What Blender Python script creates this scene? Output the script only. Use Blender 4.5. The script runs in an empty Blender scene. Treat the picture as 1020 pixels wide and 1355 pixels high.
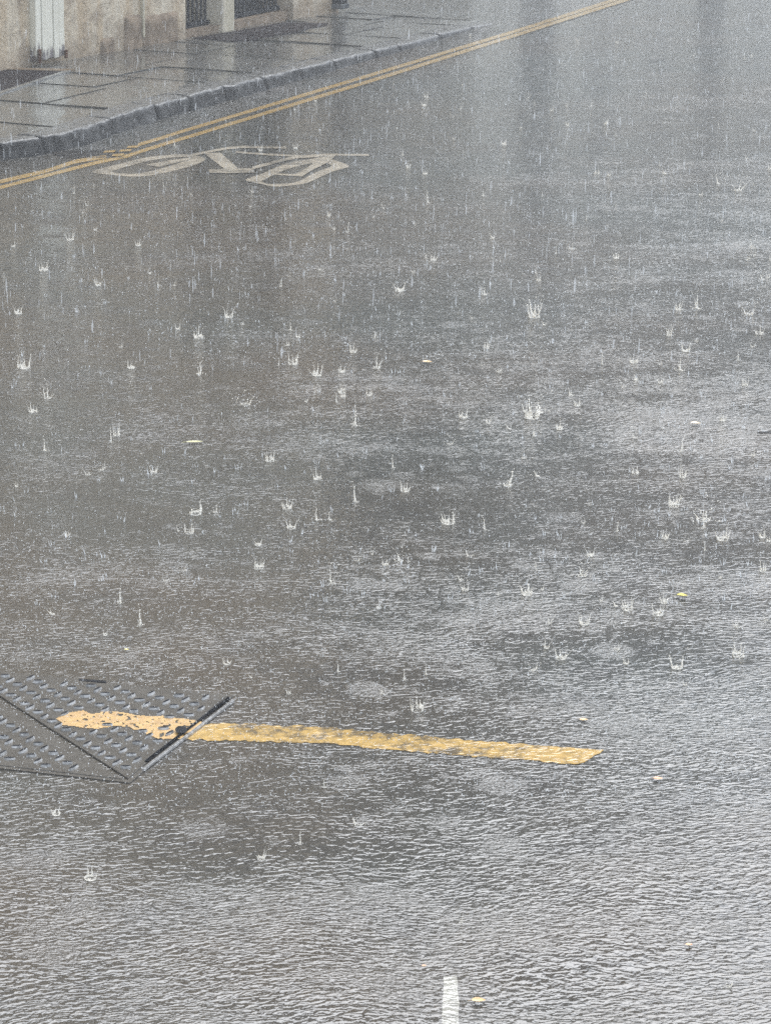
import bpy, bmesh, math, random
from mathutils import Vector, Matrix, noise
random.seed(7)
R = math.radians
sc = bpy.context.scene
COL = sc.collection

# ------------------------------------------------------------------ camera
F, CX, CY, YH, CAMH, ROLL = 3700.0, 510.0, 677.5, -400.0, 1.87, R(0.7)
PITCH = math.atan2(CY - YH, F)
R0, U0, FW = Vector((1, 0, 0)), Vector((0, math.sin(PITCH), math.cos(PITCH))), Vector((0, math.cos(PITCH), -math.sin(PITCH)))
c_, s_ = math.cos(ROLL), math.sin(ROLL)
RI, UI = c_ * R0 + s_ * U0, -s_ * R0 + c_ * U0
cam_d = bpy.data.cameras.new('camera')
cam = bpy.data.objects.new('camera', cam_d); COL.objects.link(cam)
M = Matrix((RI, UI, -FW)).transposed().to_4x4(); M.translation = Vector((0, 0, CAMH))
cam.matrix_world = M
cam_d.sensor_fit = 'VERTICAL'; cam_d.sensor_height = 36.0; cam_d.lens = 36.0 * F / 1355.0
cam_d.clip_start = 0.05; cam_d.clip_end = 2000
sc.camera = cam

def ground(x, y, z=0.0):
    """point of the plane at height z seen at photo position x, y"""
    d = RI * ((x - CX) / F) + UI * (-(y - CY) / F) + FW
    t = (z - CAMH) / d.z
    return Vector((0, 0, CAMH)) + d * t

# ------------------------------------------------------------------ object helpers
def link(o, parent=None):
    COL.objects.link(o)
    if parent is not None: o.parent = parent
    return o
def obj(name, bm, mat, parent=None, smooth=False, loc=None):
    me = bpy.data.meshes.new(name); bm.normal_update(); bm.to_mesh(me); bm.free()
    for p in me.polygons: p.use_smooth = smooth
    if mat: me.materials.append(mat)
    o = bpy.data.objects.new(name, me)
    if loc is not None: o.location = loc
    return link(o, parent)
def empty(name, loc=(0, 0, 0), rz=0.0):
    o = bpy.data.objects.new(name, None); o.location = loc; o.rotation_euler = (0, 0, rz); o.empty_display_size = 0.1
    return link(o)
def tag(o, label=None, cat=None, group=None, kind=None):
    if label: o['label'] = label
    if cat: o['category'] = cat
    if group: o['group'] = group
    if kind: o['kind'] = kind
    return o
def box(bm, x0, x1, y0, y1, z0, z1, bev=0.0):
    vs = [bm.verts.new((x, y, z)) for z in (z0, z1) for y in (y0, y1) for x in (x0, x1)]
    fs = [bm.faces.new([vs[i] for i in q]) for q in ((0, 2, 3, 1), (4, 5, 7, 6), (0, 1, 5, 4), (2, 6, 7, 3), (0, 4, 6, 2), (1, 3, 7, 5))]
    if bev > 0:
        es = list({e for f in fs for e in f.edges})
        bmesh.ops.bevel(bm, geom=es, offset=bev, segments=1, affect='EDGES', profile=0.5)
    return vs
def prism(bm, pts, z0, z1):
    n = len(pts)
    a = [bm.verts.new((p[0], p[1], z0)) for p in pts]; b = [bm.verts.new((p[0], p[1], z1)) for p in pts]
    for i in range(n):
        j = (i + 1) % n; bm.faces.new((a[i], a[j], b[j], b[i]))
    bm.faces.new(b); bm.faces.new(a[::-1])
def tube(bm, p0, p1, r0, r1, n=6, cap=True):
    p0, p1 = Vector(p0), Vector(p1); d = (p1 - p0).normalized()
    a = d.orthogonal().normalized(); b = d.cross(a)
    A = []; B = []
    for i in range(n):
        t = 2 * math.pi * i / n; v = a * math.cos(t) + b * math.sin(t)
        A.append(bm.verts.new(p0 + v * r0)); B.append(bm.verts.new(p1 + v * r1))
    for i in range(n):
        j = (i + 1) % n; bm.faces.new((A[i], A[j], B[j], B[i]))
    if cap: bm.faces.new(B); bm.faces.new(A[::-1])
def sheet(bm, pts, z):
    """flat painted patch: polygon of ground points, 1 mm thick edges"""
    prism(bm, pts, z - 0.002, z)

# ------------------------------------------------------------------ node helpers
class NT:
    def __init__(s, name):
        s.m = bpy.data.materials.new(name); s.m.use_nodes = True
        s.t = s.m.node_tree; s.t.nodes.clear()
        s.out = s.t.nodes.new('ShaderNodeOutputMaterial')
    def put(s, inp, v):
        if isinstance(v, bpy.types.NodeSocket): s.t.links.new(v, inp)
        elif v is not None: inp.default_value = v
    def n(s, typ, ins=None, **props):
        nd = s.t.nodes.new('ShaderNode' + typ)
        for k, v in props.items(): setattr(nd, k, v)
        for k, v in (ins or {}).items(): s.put(nd.inputs[k], v)
        return nd
    def math(s, op, a, b=None, c=None, clamp=False):
        nd = s.t.nodes.new('ShaderNodeMath'); nd.operation = op; nd.use_clamp = clamp
        for i, v in enumerate((a, b, c)):
            if v is not None: s.put(nd.inputs[i], v)
        return nd.outputs[0]
    def pos(s): return s.n('NewGeometry').outputs['Position']
    def map(s, v, scale=(1, 1, 1), rz=0.0, loc=(0, 0, 0)):
        # rotate first, then stretch
        a = s.n('VectorRotate', {'Vector': v, 'Angle': rz}, rotation_type='Z_AXIS').outputs[0] if rz else v
        b = s.n('VectorMath', {0: a, 1: scale}, operation='MULTIPLY').outputs[0]
        return s.n('VectorMath', {0: b, 1: loc}, operation='ADD').outputs[0]
    def noise(s, v, scale, detail=2.0, rough=0.5, dist=0.0, dims='3D'):
        return s.n('TexNoise', {'Vector': v, 'Scale': scale, 'Detail': detail, 'Roughness': rough, 'Distortion': dist}, noise_dimensions=dims).outputs['Fac']
    def rng(s, v, a, b, lo=0.0, hi=1.0, smooth=True):
        nd = s.n('MapRange', {'Value': v, 'From Min': a, 'From Max': b, 'To Min': lo, 'To Max': hi})
        if smooth: nd.interpolation_type = 'SMOOTHSTEP'
        return nd.outputs[0]
    def mix(s, f, a, b, blend='MIX'):
        nd = s.n('Mix', data_type='RGBA', blend_type=blend, clamp_factor=True)
        s.put(nd.inputs[0], f); s.put(nd.inputs[6], a if isinstance(a, bpy.types.NodeSocket) else (*a, 1)); s.put(nd.inputs[7], b if isinstance(b, bpy.types.NodeSocket) else (*b, 1))
        return nd.outputs[2]
    def bump(s, h, dist=1.0, strength=1.0, normal=None):
        nd = s.n('Bump', {'Height': h, 'Distance': dist, 'Strength': strength})
        if normal is not None: s.put(nd.inputs['Normal'], normal)
        return nd.outputs[0]
    def bsdf(s, **ins):
        nd = s.n('BsdfPrincipled')
        for k, v in ins.items():
            key = k.replace('_', ' ')
            if isinstance(v, tuple) and len(v) == 3: v = (*v, 1)
            s.put(nd.inputs[key], v)
        s.t.links.new(nd.outputs[0], s.out.inputs[0]); return nd

def ripples(s, P, amp=1.0):
    """height in metres of the rain-beaten water film"""
    wob = s.noise(P, 2.2, 1.0)
    sw = s.n('VectorMath', {0: P, 1: s.n('CombineXYZ', {'X': 0.0, 'Y': s.math('MULTIPLY', wob, 0.16), 'Z': 0.0}).outputs[0]}, operation='ADD').outputs[0]
    a = s.noise(s.map(sw, (0.55, 1, 1), R(-9)), 96, 1.0, 0.5, 0.35, '2D')
    b = s.noise(s.map(sw, (0.75, 1, 1), R(6), (3.1, 1.7, 0)), 190, 1.0, 0.5, 0.3, '2D')
    c = s.noise(s.map(P, (0.8, 1, 1), R(-20), (9, 4, 0)), 26, 1.0, 0.5, 0.0, '2D')
    big = s.noise(s.map(P, (1, 1, 1), 0, (4.0, 2.0, 0)), 0.8, 2.0, 0.55)
    mid = s.noise(s.map(P, (0.6, 1, 1)), 4.5, 2.0, 0.6)
    gust = s.noise(s.map(P, (0.6, 1, 1)), 17, 1.0, 0.5)
    mod = s.math('MULTIPLY', s.rng(big, 0.34, 0.66, 0.6, 1.25), s.math('MULTIPLY', s.rng(mid, 0.32, 0.68, 0.72, 1.25), s.rng(gust, 0.3, 0.7, 0.7, 1.25)))
    a = s.math('POWER', s.rng(a, 0.25, 0.8, 0, 1, False), 1.7)
    h = s.math('MULTIPLY', a, AMP_A)
    h = s.math('MULTIPLY_ADD', b, AMP_B, h)
    h = s.math('MULTIPLY', h, mod)
    h = s.math('MULTIPLY_ADD', c, AMP_C, h)
    # discs of fine broken waves left where drops have just landed
    fine = s.math('SUBTRACT', s.noise(s.map(P, (0.8, 1, 1)), 240, 1.0, 0.5, 0.3, '2D'), 0.5)
    jit = s.math('MULTIPLY', s.noise(P, 45, 1.0, 0.5, 0.0, '2D'), 0.016)
    for k, (cells, rad, lam, hh, thr) in enumerate(((4.2, 0.062, 0.0115, 0.00022, 0.5), (8.0, 0.042, 0.0095, 0.0002, 0.5), (15.0, 0.022, 0.008, 0.00016, 0.45))):
        v = s.n('TexVoronoi', {'Vector': s.map(P, (1, 1, 1), R(17 * k), (k * 5.3, k * 2.9, 0)), 'Scale': cells, 'Randomness': 1.0}, voronoi_dimensions='2D', feature='F1')
        d = s.math('ADD', s.math('DIVIDE', v.outputs['Distance'], cells), jit)
        sep = s.n('SeparateColor', {'Color': v.outputs['Color']})
        rr = s.math('MULTIPLY_ADD', sep.outputs[1], rad * 0.8, rad * 0.5)
        fall = s.math('SUBTRACT', 1.0, s.math('DIVIDE', d, rr), clamp=True)
        fall = s.rng(fall, 0.0, 0.4)
        wave = s.math('MULTIPLY_ADD', s.math('SINE', s.math('MULTIPLY', d, 2 * math.pi / lam)), 0.4, s.math('MULTIPLY', fine, 2.6))
        pick = s.rng(sep.outputs[0], thr, thr + 0.35)
        h = s.math('ADD', h, s.math('MULTIPLY', s.math('MULTIPLY', wave, fall), s.math('MULTIPLY', pick, hh * RING)))
    return s.math('MULTIPLY', h, amp)

HAZE = 0.0085
AMP_A, AMP_B, AMP_C, RING = 0.00112, 0.00045, 0.0010, 1.75
def asphalt_col(s, P):
    g = s.noise(P, 190, 3.0, 0.7)
    big = s.noise(P, 0.55, 3.0, 0.6)
    mid = s.noise(P, 6.0, 4.0, 0.6)
    x = s.n('SeparateXYZ', {'Vector': P}).outputs[0]
    c = s.mix(s.rng(big, 0.35, 0.65), (0.054, 0.0425, 0.031), (0.045, 0.045, 0.039))
    c = s.mix(s.rng(mid, 0.45, 0.7, 0, 0.5), c, (0.037, 0.0345, 0.031))
    return s.mix(s.rng(g, 0.52, 0.72, 0, 0.6), c, (0.08, 0.077, 0.07))
def wet_bsdf(s, P, col, amp=1.0, rough=0.55):
    grain = s.bump(s.noise(P, 260, 2.0, 0.6), 0.0012, 0.6)
    wn = s.bump(ripples(s, P, amp))
    s.bsdf(Base_Color=col, Roughness=rough, Specular_IOR_Level=0.0, Normal=grain, Coat_Weight=1.0, Coat_Roughness=0.025, Coat_IOR=1.52, Coat_Normal=wn)
def flow_amp(s, P):
    """the film runs thicker and rougher along the kerb and in a swirl by the right-hand cover"""
    k0 = ground(0, 213); dk = (ground(658, 32) - k0); dk.z = 0; dk.normalize()
    w = s.n('VectorMath', {0: s.n('VectorMath', {0: P, 1: k0}, operation='SUBTRACT').outputs[0], 1: (-dk.y, dk.x, 0)}, operation='DOT_PRODUCT').outputs['Value']
    g = s.rng(s.math('MULTIPLY_ADD', s.noise(P, 7, 2), 0.10, w), -0.34, -0.06)
    c = ground(925, 572)
    d = s.n('VectorMath', {0: s.n('VectorMath', {0: P, 1: c}, operation='SUBTRACT').outputs[0], 1: (1.0, 0.85, 0)}, operation='MULTIPLY').outputs[0]
    L = s.n('VectorMath', {0: d}, operation='LENGTH').outputs['Value']
    e = s.rng(s.math('MULTIPLY_ADD', s.noise(P, 6, 2), 0.22, L), 0.14, 0.46, 1.0, 0.0)
    tot = s.math('ADD', s.math('MULTIPLY_ADD', g, 2.6, 1.0), s.math('MULTIPLY', e, 1.4))
    wob = s.math('MULTIPLY', s.math('SUBTRACT', s.noise(P, 3.0, 3.0), 0.5), 0.5)
    for (x, y, rad, low) in ((190, 1040, 0.36, 0.72), (330, 1075, 0.30, 0.62), (110, 700, 1.3, 0.72), (900, 640, 0.9, 0.75)):
        v = s.n('VectorMath', {0: P, 1: ground(x, y)}, operation='DISTANCE').outputs['Value']
        tot = s.math('MULTIPLY', tot, s.rng(s.math('ADD', v, wob), rad * 0.35, rad, low, 1.0))
    return tot
def wet_material(name, amp=1.0, paint=None, wear=(0.5, 0.62), wear_amt=0.85):
    s = NT(name); P = s.pos(); col = asphalt_col(s, P)
    if paint:
        w1 = s.noise(P, 34, 4.0, 0.7); w2 = s.noise(s.map(P, (0.5, 1, 1)), 7, 2.0, 0.5)
        w = s.math('MULTIPLY_ADD', w2, 0.5, s.math('MULTIPLY', w1, 0.6))
        f = s.rng(w, wear[0], wear[1], 0, wear_amt)
        tint = s.mix(s.rng(s.noise(P, 60, 2.0), 0.35, 0.7), paint, tuple(v * 0.72 for v in paint))
        col = s.mix(f, tint, col)
    wet_bsdf(s, P, col, flow_amp(s, P) if amp == 1.0 else amp)
    return s.m
m_road = wet_material('wet_asphalt')
m_yellow = wet_material('worn_yellow_paint', 0.6, (0.43, 0.275, 0.09), (0.53, 0.68))
m_yellow2 = wet_material('yellow_line_paint', 0.8, (0.38, 0.24, 0.075), (0.64, 0.84), 0.6)
m_white = wet_material('worn_white_paint', 0.9, (0.40, 0.34, 0.255), (0.46, 0.70), 0.7)
m_white2 = wet_material('raindrop_streak_white', 0.8, (0.30, 0.28, 0.235), (0.45, 0.75), 0.7)

def simple(name, c0, c1, scale=12.0, rough=0.5, coat=0.0, bump=0.0, bscale=60.0, metallic=0.0, stretch=(1, 1, 1), lo=0.35, hi=0.65):
    s = NT(name); P = s.pos()
    f = s.rng(s.noise(s.map(P, stretch), scale, 4.0, 0.6), lo, hi)
    kw = dict(Base_Color=s.mix(f, c0, c1), Roughness=rough, Specular_IOR_Level=0.05 if rough >= 0.6 else 0.4, Metallic=metallic, Coat_Weight=coat, Coat_Roughness=0.08, Coat_IOR=1.33)
    if bump: kw['Normal'] = s.bump(s.noise(P, bscale, 3.0, 0.6), bump)
    s.bsdf(**kw); return s.m

# paving slabs: each slab its own tone, wet film with drop rings
s = NT('wet_paving_stone'); P = s.pos()
isl = s.n('NewGeometry').outputs['Random Per Island']
ramp = s.n('ValToRGB', {'Fac': isl}); cr = ramp.color_ramp
cr.elements[0].color = (0.058, 0.056, 0.050, 1); cr.elements[1].color = (0.095, 0.091, 0.081, 1)
e = cr.elements.new(0.5); e.color = (0.075, 0.071, 0.06, 1)
c = s.mix(s.rng(s.noise(P, 9, 4, 0.65), 0.4, 0.7, 0, 0.6), ramp.outputs[0], (0.045, 0.043, 0.038))
c = s.mix(s.rng(s.noise(P, 70, 3, 0.7), 0.5, 0.75, 0, 0.5), c, (0.12, 0.11, 0.09))
h = s.math('MULTIPLY', s.noise(s.map(P, (0.7, 1, 1)), 70, 1.5, 0.5, 0.0, '2D'), 0.0011)
h = s.math('MULTIPLY_ADD', s.noise(P, 9, 2), 0.003, h)
s.bsdf(Base_Color=c, Roughness=0.5, Specular_IOR_Level=0.3, Coat_Weight=s.rng(s.noise(P, 3, 2), 0.3, 0.55, 0.65, 1.0), Coat_Roughness=0.05, Coat_IOR=1.33, Coat_Normal=s.bump(h), Normal=s.bump(s.noise(P, 160, 3, 0.6), 0.0015))
m_slab = s.m
m_joint = simple('joint_mortar', (0.010, 0.010, 0.010), (0.02, 0.019, 0.018), 30, 0.9)

s = NT('wet_granite_kerb'); P = s.pos()
nz = s.n('SeparateXYZ', {'Vector': s.n('NewGeometry').outputs['Normal']}).outputs[2]
c = s.mix(s.rng(s.noise(P, 14, 5, 0.7), 0.38, 0.66), (0.010, 0.010, 0.0105), (0.045, 0.044, 0.042))
c = s.mix(s.rng(s.noise(P, 120, 3, 0.7), 0.55, 0.75, 0, 0.6), c, (0.12, 0.115, 0.105))
c = s.mix(s.rng(nz, 0.55, 0.95), c, s.mix(s.rng(s.noise(P, 40, 3, 0.7), 0.4, 0.65), (0.075, 0.072, 0.066), (0.15, 0.145, 0.135)))   # top paler, front darker: fall of light put into the colour
s.bsdf(Base_Color=c, Roughness=0.6, Specular_IOR_Level=0.2, Coat_Weight=s.rng(nz, 0.3, 0.9, 0.12, 0.7), Coat_Roughness=0.15, Coat_IOR=1.33, Normal=s.bump(s.noise(P, 70, 4, 0.65), 0.007), Coat_Normal=s.bump(s.noise(P, 70, 3, 0.6), 0.003))
m_kerb = s.m

def wall_mat(name, pale, tan, brown, dark, base_z, grime):
    s = NT(name); P = s.pos(); z = s.n('SeparateXYZ', {'Vector': P}).outputs[2]
    st = s.map(P, (1, 1, 0.16))
    f1 = s.noise(st, 5.5, 4, 0.65, 0.6); f2 = s.noise(P, 7, 5, 0.65, 0.5); f3 = s.noise(st, 18, 4, 0.7)
    c = s.mix(s.rng(f1, 0.38, 0.62), tan, pale)
    c = s.mix(s.rng(f2, 0.46, 0.66, 0, 0.85), c, brown)
    c = s.mix(s.rng(f3, 0.55, 0.72, 0, 0.8), c, tuple(v * 1.25 for v in pale))
    c = s.mix(s.rng(s.noise(st, 9, 5, 0.7, 0.8), 0.56, 0.74, 0, grime), c, dark)
    foot = s.math('SUBTRACT', base_z, s.math('MULTIPLY_ADD', s.noise(P, 6, 3), 0.5, s.math('SUBTRACT', z, 0.25)))
    c = s.mix(s.rng(foot, -0.05, 0.16, 0, 0.75), c, brown)     # rising damp along the foot of the wall
    s.bsdf(Base_Color=c, Roughness=0.75, Specular_IOR_Level=0.3, Normal=s.bump(s.math('ADD', s.noise(P, 26, 5, 0.7), s.math('MULTIPLY', f2, 1.5)), 0.014))
    return s.m
m_wall = wall_mat('weathered_rendered_stone', (0.54, 0.465, 0.35), (0.44, 0.335, 0.215), (0.25, 0.19, 0.13), (0.19, 0.175, 0.15), 0.20, 0.6)
m_plinth = simple('damp_sandstone_block', (0.16, 0.12, 0.085), (0.25, 0.19, 0.135), 14, 0.8, 0, 0.006, 40)
m_pillar = simple('pale_limestone', (0.42, 0.37, 0.27), (0.52, 0.46, 0.36), 10, 0.75, 0, 0.004, 40, stretch=(1, 1, 0.3))
m_far_low = simple('pale_ashlar', (0.50, 0.475, 0.41), (0.66, 0.63, 0.55), 1.2, 0.8, stretch=(1, 1, 0.5))
m_far_up = simple('sooty_ashlar', (0.035, 0.040, 0.036), (0.065, 0.070, 0.063), 1.0, 0.8, stretch=(1, 1, 0.4))
m_door = simple('grey_door_paint', (0.20, 0.20, 0.19), (0.27, 0.27, 0.255), 6, 0.6)
m_slate = simple('roof_slate', (0.05, 0.052, 0.056), (0.085, 0.085, 0.09), 3, 0.5)
m_glass = simple('dark_window_glass', (0.012, 0.013, 0.015), (0.02, 0.021, 0.023), 3, 0.05)
m_frame = simple('white_window_paint', (0.55, 0.54, 0.50), (0.65, 0.64, 0.6), 5, 0.4)
s = NT('cream_painted_boards'); P = s.pos(); z = s.n('SeparateXYZ', {'Vector': P}).outputs[2]
c = s.mix(s.rng(s.noise(s.map(P, (1, 1, 0.1)), 22, 3, 0.6), 0.4, 0.65), (0.66, 0.62, 0.51), (0.58, 0.54, 0.43))
dirt = s.math('ADD', s.rng(z, 0.11, 0.22, 0.32, 0.0), s.math('MULTIPLY', s.noise(s.map(P, (1, 1, 0.25)), 34, 4, 0.7), 1.0))
c = s.mix(s.rng(dirt, 0.66, 0.86), c, (0.12, 0.10, 0.095))
s.bsdf(Base_Color=c, Roughness=0.35, Coat_Weight=0.3); m_board = s.m
m_rust = simple('rusty_iron', (0.05, 0.03, 0.022), (0.12, 0.06, 0.035), 60, 0.7)
m_iron = simple('blue_black_railing_paint', (0.007, 0.009, 0.013), (0.015, 0.018, 0.024), 20, 0.6, 0.0)
m_dark = simple('dark_panel_paint', (0.075, 0.078, 0.08), (0.12, 0.122, 0.125), 15, 0.7)
m_hatch = simple('wet_dark_slate', (0.016, 0.0125, 0.0135), (0.03, 0.0235, 0.025), 18, 0.75, 0.08, 0.004, 60)
m_hframe = simple('orange_sandstone_edge', (0.18, 0.13, 0.085), (0.22, 0.17, 0.115), 12, 0.7, 0.3)
m_hlight = simple('grey_stone_edge', (0.10, 0.095, 0.085), (0.14, 0.135, 0.12), 14, 0.5, 0.6)
s = NT('wet_cast_iron_plate'); P = s.pos()
c = s.mix(s.rng(s.noise(P, 26, 4, 0.65), 0.4, 0.65), (0.056, 0.049, 0.040), (0.072, 0.064, 0.053))
s.bsdf(Base_Color=c, Roughness=0.6, Specular_IOR_Level=0.05, Coat_Weight=0.7, Coat_Roughness=0.04, Coat_IOR=1.33, Coat_Normal=s.bump(s.noise(P, 40, 2), 0.0006), Normal=s.bump(s.noise(P, 180, 3), 0.001)); m_plate = s.m
m_tread = simple('dark_reflection_and_slit', (0.006, 0.0065, 0.008), (0.014, 0.015, 0.018), 40, 0.6, 0.1)  # near-black: dark reflection on tread tops put into colour; also fills holes
m_rim = simple('pale_rib_and_glint', (0.15, 0.142, 0.13), (0.36, 0.345, 0.325), 90, 0.3, 0.6)  # pale tone: glint of water round treads and edge bar put into colour
s = NT('ochre_paint_on_iron'); P = s.pos()
c = s.mix(s.rng(s.noise(P, 60, 3), 0.35, 0.7), (0.40, 0.235, 0.06), (0.31, 0.17, 0.045))
s.bsdf(Base_Color=c, Roughness=0.5, Coat_Weight=0.4, Coat_Roughness=0.15, Normal=s.bump(s.noise(P, 120, 3), 0.002)); m_ochre = s.m
# water in the air
def water_mat(name, col, transp, rough):
    s = NT(name)
    b = s.n('BsdfPrincipled', {'Base Color': (*col, 1), 'Roughness': rough, 'Specular IOR Level': 0.5})
    t = s.n('BsdfTranslucent', {'Color': (*col, 1)})
    m1 = s.n('MixShader', {0: 0.35, 1: b.outputs[0], 2: t.outputs[0]})
    tr = s.n('BsdfTransparent')
    m2 = s.n('MixShader', {0: transp, 1: m1.outputs[0], 2: tr.outputs[0]})
    s.t.links.new(m2.outputs[0], s.out.inputs[0]); return s.m
m_splash = water_mat('white_splash_water', (0.99, 0.94, 0.84), 0.12, 0.12)
m_spray = water_mat('spray_water', (0.88, 0.88, 0.86), 0.30, 0.12)
m_rain = water_mat('raindrop_water', (0.85, 0.86, 0.86), 0.76, 0.1)

# ------------------------------------------------------------------ the ground
bm = bmesh.new()
v = [bm.verts.new(p) for p in ((-400, -400, 0), (400, -400, 0), (400, 400, 0), (-400, 400, 0))]
bm.faces.new(v)
tag(obj('road', bm, m_road), kind='structure')

# ---- kerb and pavement
def interp(x, xs, ys):
    if x <= xs[0]: return ys[0]
    for i in range(len(xs) - 1):
        if x <= xs[i + 1]:
            f = (x - xs[i]) / (xs[i + 1] - xs[i]); return ys[i] * (1 - f) + ys[i + 1] * f
    return ys[-1]
kpx = [(0, 213), (62, 205), (115, 192), (180, 169), (240, 151), (305, 134), (412, 103), (480, 83), (520, 72), (567, 58), (630, 38), (658, 32)]
kp = [ground(*p) for p in kpx]
DK = (kp[-1] - kp[0]); DK.z = 0; KL = DK.length; DK.normalize(); NK = Vector((-DK.y, DK.x, 0))
K0 = kp[0].copy()
kp = [K0 - DK * 9, K0 - DK * 4] + kp
KT = [(p - K0).dot(DK) for p in kp]; KW = [(p - K0).dot(NK) for p in kp]
def zp(t): return interp(t, [0, 2, 3.6, 5.0, KL], [0.074, 0.071, 0.047, 0.027, 0.006])
def kw(t): return interp(t, KT, KW)
def KP(t, w, z=0.0): return K0 + DK * t + NK * w + Vector((0, 0, z))
rk = random.Random(3)
bm = bmesh.new()
# stone joints read from the photo (x, y at the foot of the kerb)
jt = sorted([(ground(x, y) - K0).dot(DK) for x, y in ((8, 212), (62, 204), (150, 178), (213, 159), (258, 147), (305, 134), (355, 119), (405, 105), (447, 92), (505, 77), (533, 68), (592, 52), (630, 38))])
jt = [jt[0] - 0.8 * k for k in range(9, 0, -1)] + jt + [KL]
for a, b in zip(jt[:-1], jt[1:]):
    nL = max(6, int((b - a) / 0.018)); prof = 12; rows = []
    dz = rk.uniform(-0.003, 0.003); dw = rk.uniform(-0.003, 0.003)
    for i in range(nL + 1):
        u = i / nL; t = a + 0.004 + (b - a - 0.008) * u
        end = min(u, 1 - u) * (b - a)
        rnd = 0.006 * max(0, 1 - end / 0.015) ** 2
        H = zp(t) + dz * min(1, zp(t) / 0.05); row = []
        for j in range(prof + 1):
            q = j / prof
            if q < 0.5:   # face, slightly battered
                w, z = 0.022 * (q / 0.5), -0.03 + (H + 0.02) * (q / 0.5)
            elif q < 0.67:
                k = (q - 0.5) / 0.17; w, z = 0.022 + 0.02 * k, H - 0.010 + 0.010 * math.sin(k * math.pi / 2)
            else:
                w, z = 0.042 + 0.11 * (q - 0.67) / 0.33, H
            p = KP(t, kw(t) + w + dw + rnd, z - rnd * 0.6)
            nn = noise.fractal(p * 11.0, 1.0, 2.0, 4); n2 = noise.fractal(p * 3.0 + Vector((5, 1, 0)), 1.0, 2.0, 2)
            sc_ = min(1.0, max(zp(t), 0.012) / 0.07)
            p += NK * (nn * 0.013 + n2 * 0.004) * sc_ + Vector((0, 0, noise.fractal(p * 14.0 + Vector((9, 9, 9)), 1.0, 2.0, 3) * 0.006 * sc_))
            row.append(bm.verts.new(p))
        rows.append(row)
    for i in range(nL):
        for j in range(prof): bm.faces.new((rows[i][j], rows[i][j + 1], rows[i + 1][j + 1], rows[i + 1][j]))
    bm.faces.new(rows[0][::-1]); bm.faces.new(rows[-1])
kerb = tag(obj('kerb', bm, m_kerb, smooth=True), kind='structure')

far_a, far_b = ground(658, 31.5), ground(520, 15)
far_n = Vector((-(far_b - far_a).y, (far_b - far_a).x, 0)).normalized()
if far_n.dot(K0 - far_a) > 0: far_n = -far_n
# bed under the slabs
def clip(bm):
    r = bmesh.ops.bisect_plane(bm, geom=bm.verts[:] + bm.edges[:] + bm.faces[:], plane_co=far_a, plane_no=far_n, clear_outer=True)
    ed = [g for g in r['geom_cut'] if isinstance(g, bmesh.types.BMEdge)]
    if ed: bmesh.ops.holes_fill(bm, edges=ed, sides=0)
bm = bmesh.new(); ts = [-9, 0, 2, 3, 3.6, 4.3, 5, 5.5, KL + 0.6]
for a, b in zip(ts[:-1], ts[1:]):
    q = [KP(a, kw(a) + 0.12, zp(a) - 0.012), KP(b, kw(b) + 0.12, zp(b) - 0.012), KP(b, 3.2, zp(b) - 0.012), KP(a, 3.2, zp(a) - 0.012)]
    bm.faces.new([bm.verts.new(p) for p in q])
clip(bm); tag(obj('pavement_bed', bm, m_joint), kind='structure')
allb = bmesh.new(); t = -8.0
while t < KL + 0.5:
    L = rk.uniform(0.34, 0.62); w = 0.0; first = True
    while w < 2.6:
        W = rk.uniform(0.42, 0.85)
        g = 0.008; t0, t1 = t + g, t + L - g
        w0 = (None if first else w + g); w1 = w + W - g
        tz = [rk.uniform(-0.004, 0.004) for _ in range(4)]
        bm2 = bmesh.new(); rows = []
        ni, nj = 4, 6
        for zlev in (0, 1):
            for i in range(ni + 1):
                for j in range(nj + 1):
                    tt = t0 + (t1 - t0) * i / ni; wa = kw(tt) + 0.150 if first else w0
                    ww = wa + (w1 - wa) * j / nj
                    if zlev: e_ = 0.004 if (i in (0, ni) or j in (0, nj)) else 0.0
                    tilt = tz[0] * (i / ni - .5) + tz[1] * (j / nj - .5) + tz[2] * 0.5
                    p = KP(tt, ww, zp(tt) + (tilt * 1.3 - e_ + 0.002 if zlev else -0.03))
                    if zlev: p.z += noise.noise(p * 5) * 0.0018
                    rows.append(bm2.verts.new(p))
        K = (ni + 1) * (nj + 1); ix = lambda zl, i, j: rows[zl * K + i * (nj + 1) + j]
        for i in range(ni):
            for j in range(nj): bm2.faces.new((ix(1, i, j), ix(1, i, j + 1), ix(1, i + 1, j + 1), ix(1, i + 1, j)))
        for i in range(ni):
            bm2.faces.new((ix(0, i, 0), ix(1, i, 0), ix(1, i + 1, 0), ix(0, i + 1, 0))); bm2.faces.new((ix(0, i + 1, nj), ix(1, i + 1, nj), ix(1, i, nj), ix(0, i, nj)))
        for j in range(nj):
            bm2.faces.new((ix(0, 0, j + 1), ix(1, 0, j + 1), ix(1, 0, j), ix(0, 0, j))); bm2.faces.new((ix(0, ni, j), ix(1, ni, j), ix(1, ni, j + 1), ix(0, ni, j + 1)))
        if t > KL - 2.5: clip(bm2)
        me_ = bpy.data.meshes.new('slab_tmp'); bm2.to_mesh(me_); bm2.free(); allb.from_mesh(me_); bpy.data.meshes.remove(me_)
        w = w + W; first = False
    t += L
allb.normal_update(); bmesh.ops.recalc_face_normals(allb, faces=allb.faces[:])
tag(obj('pavement', allb, m_slab, smooth=False), kind='structure')

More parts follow.
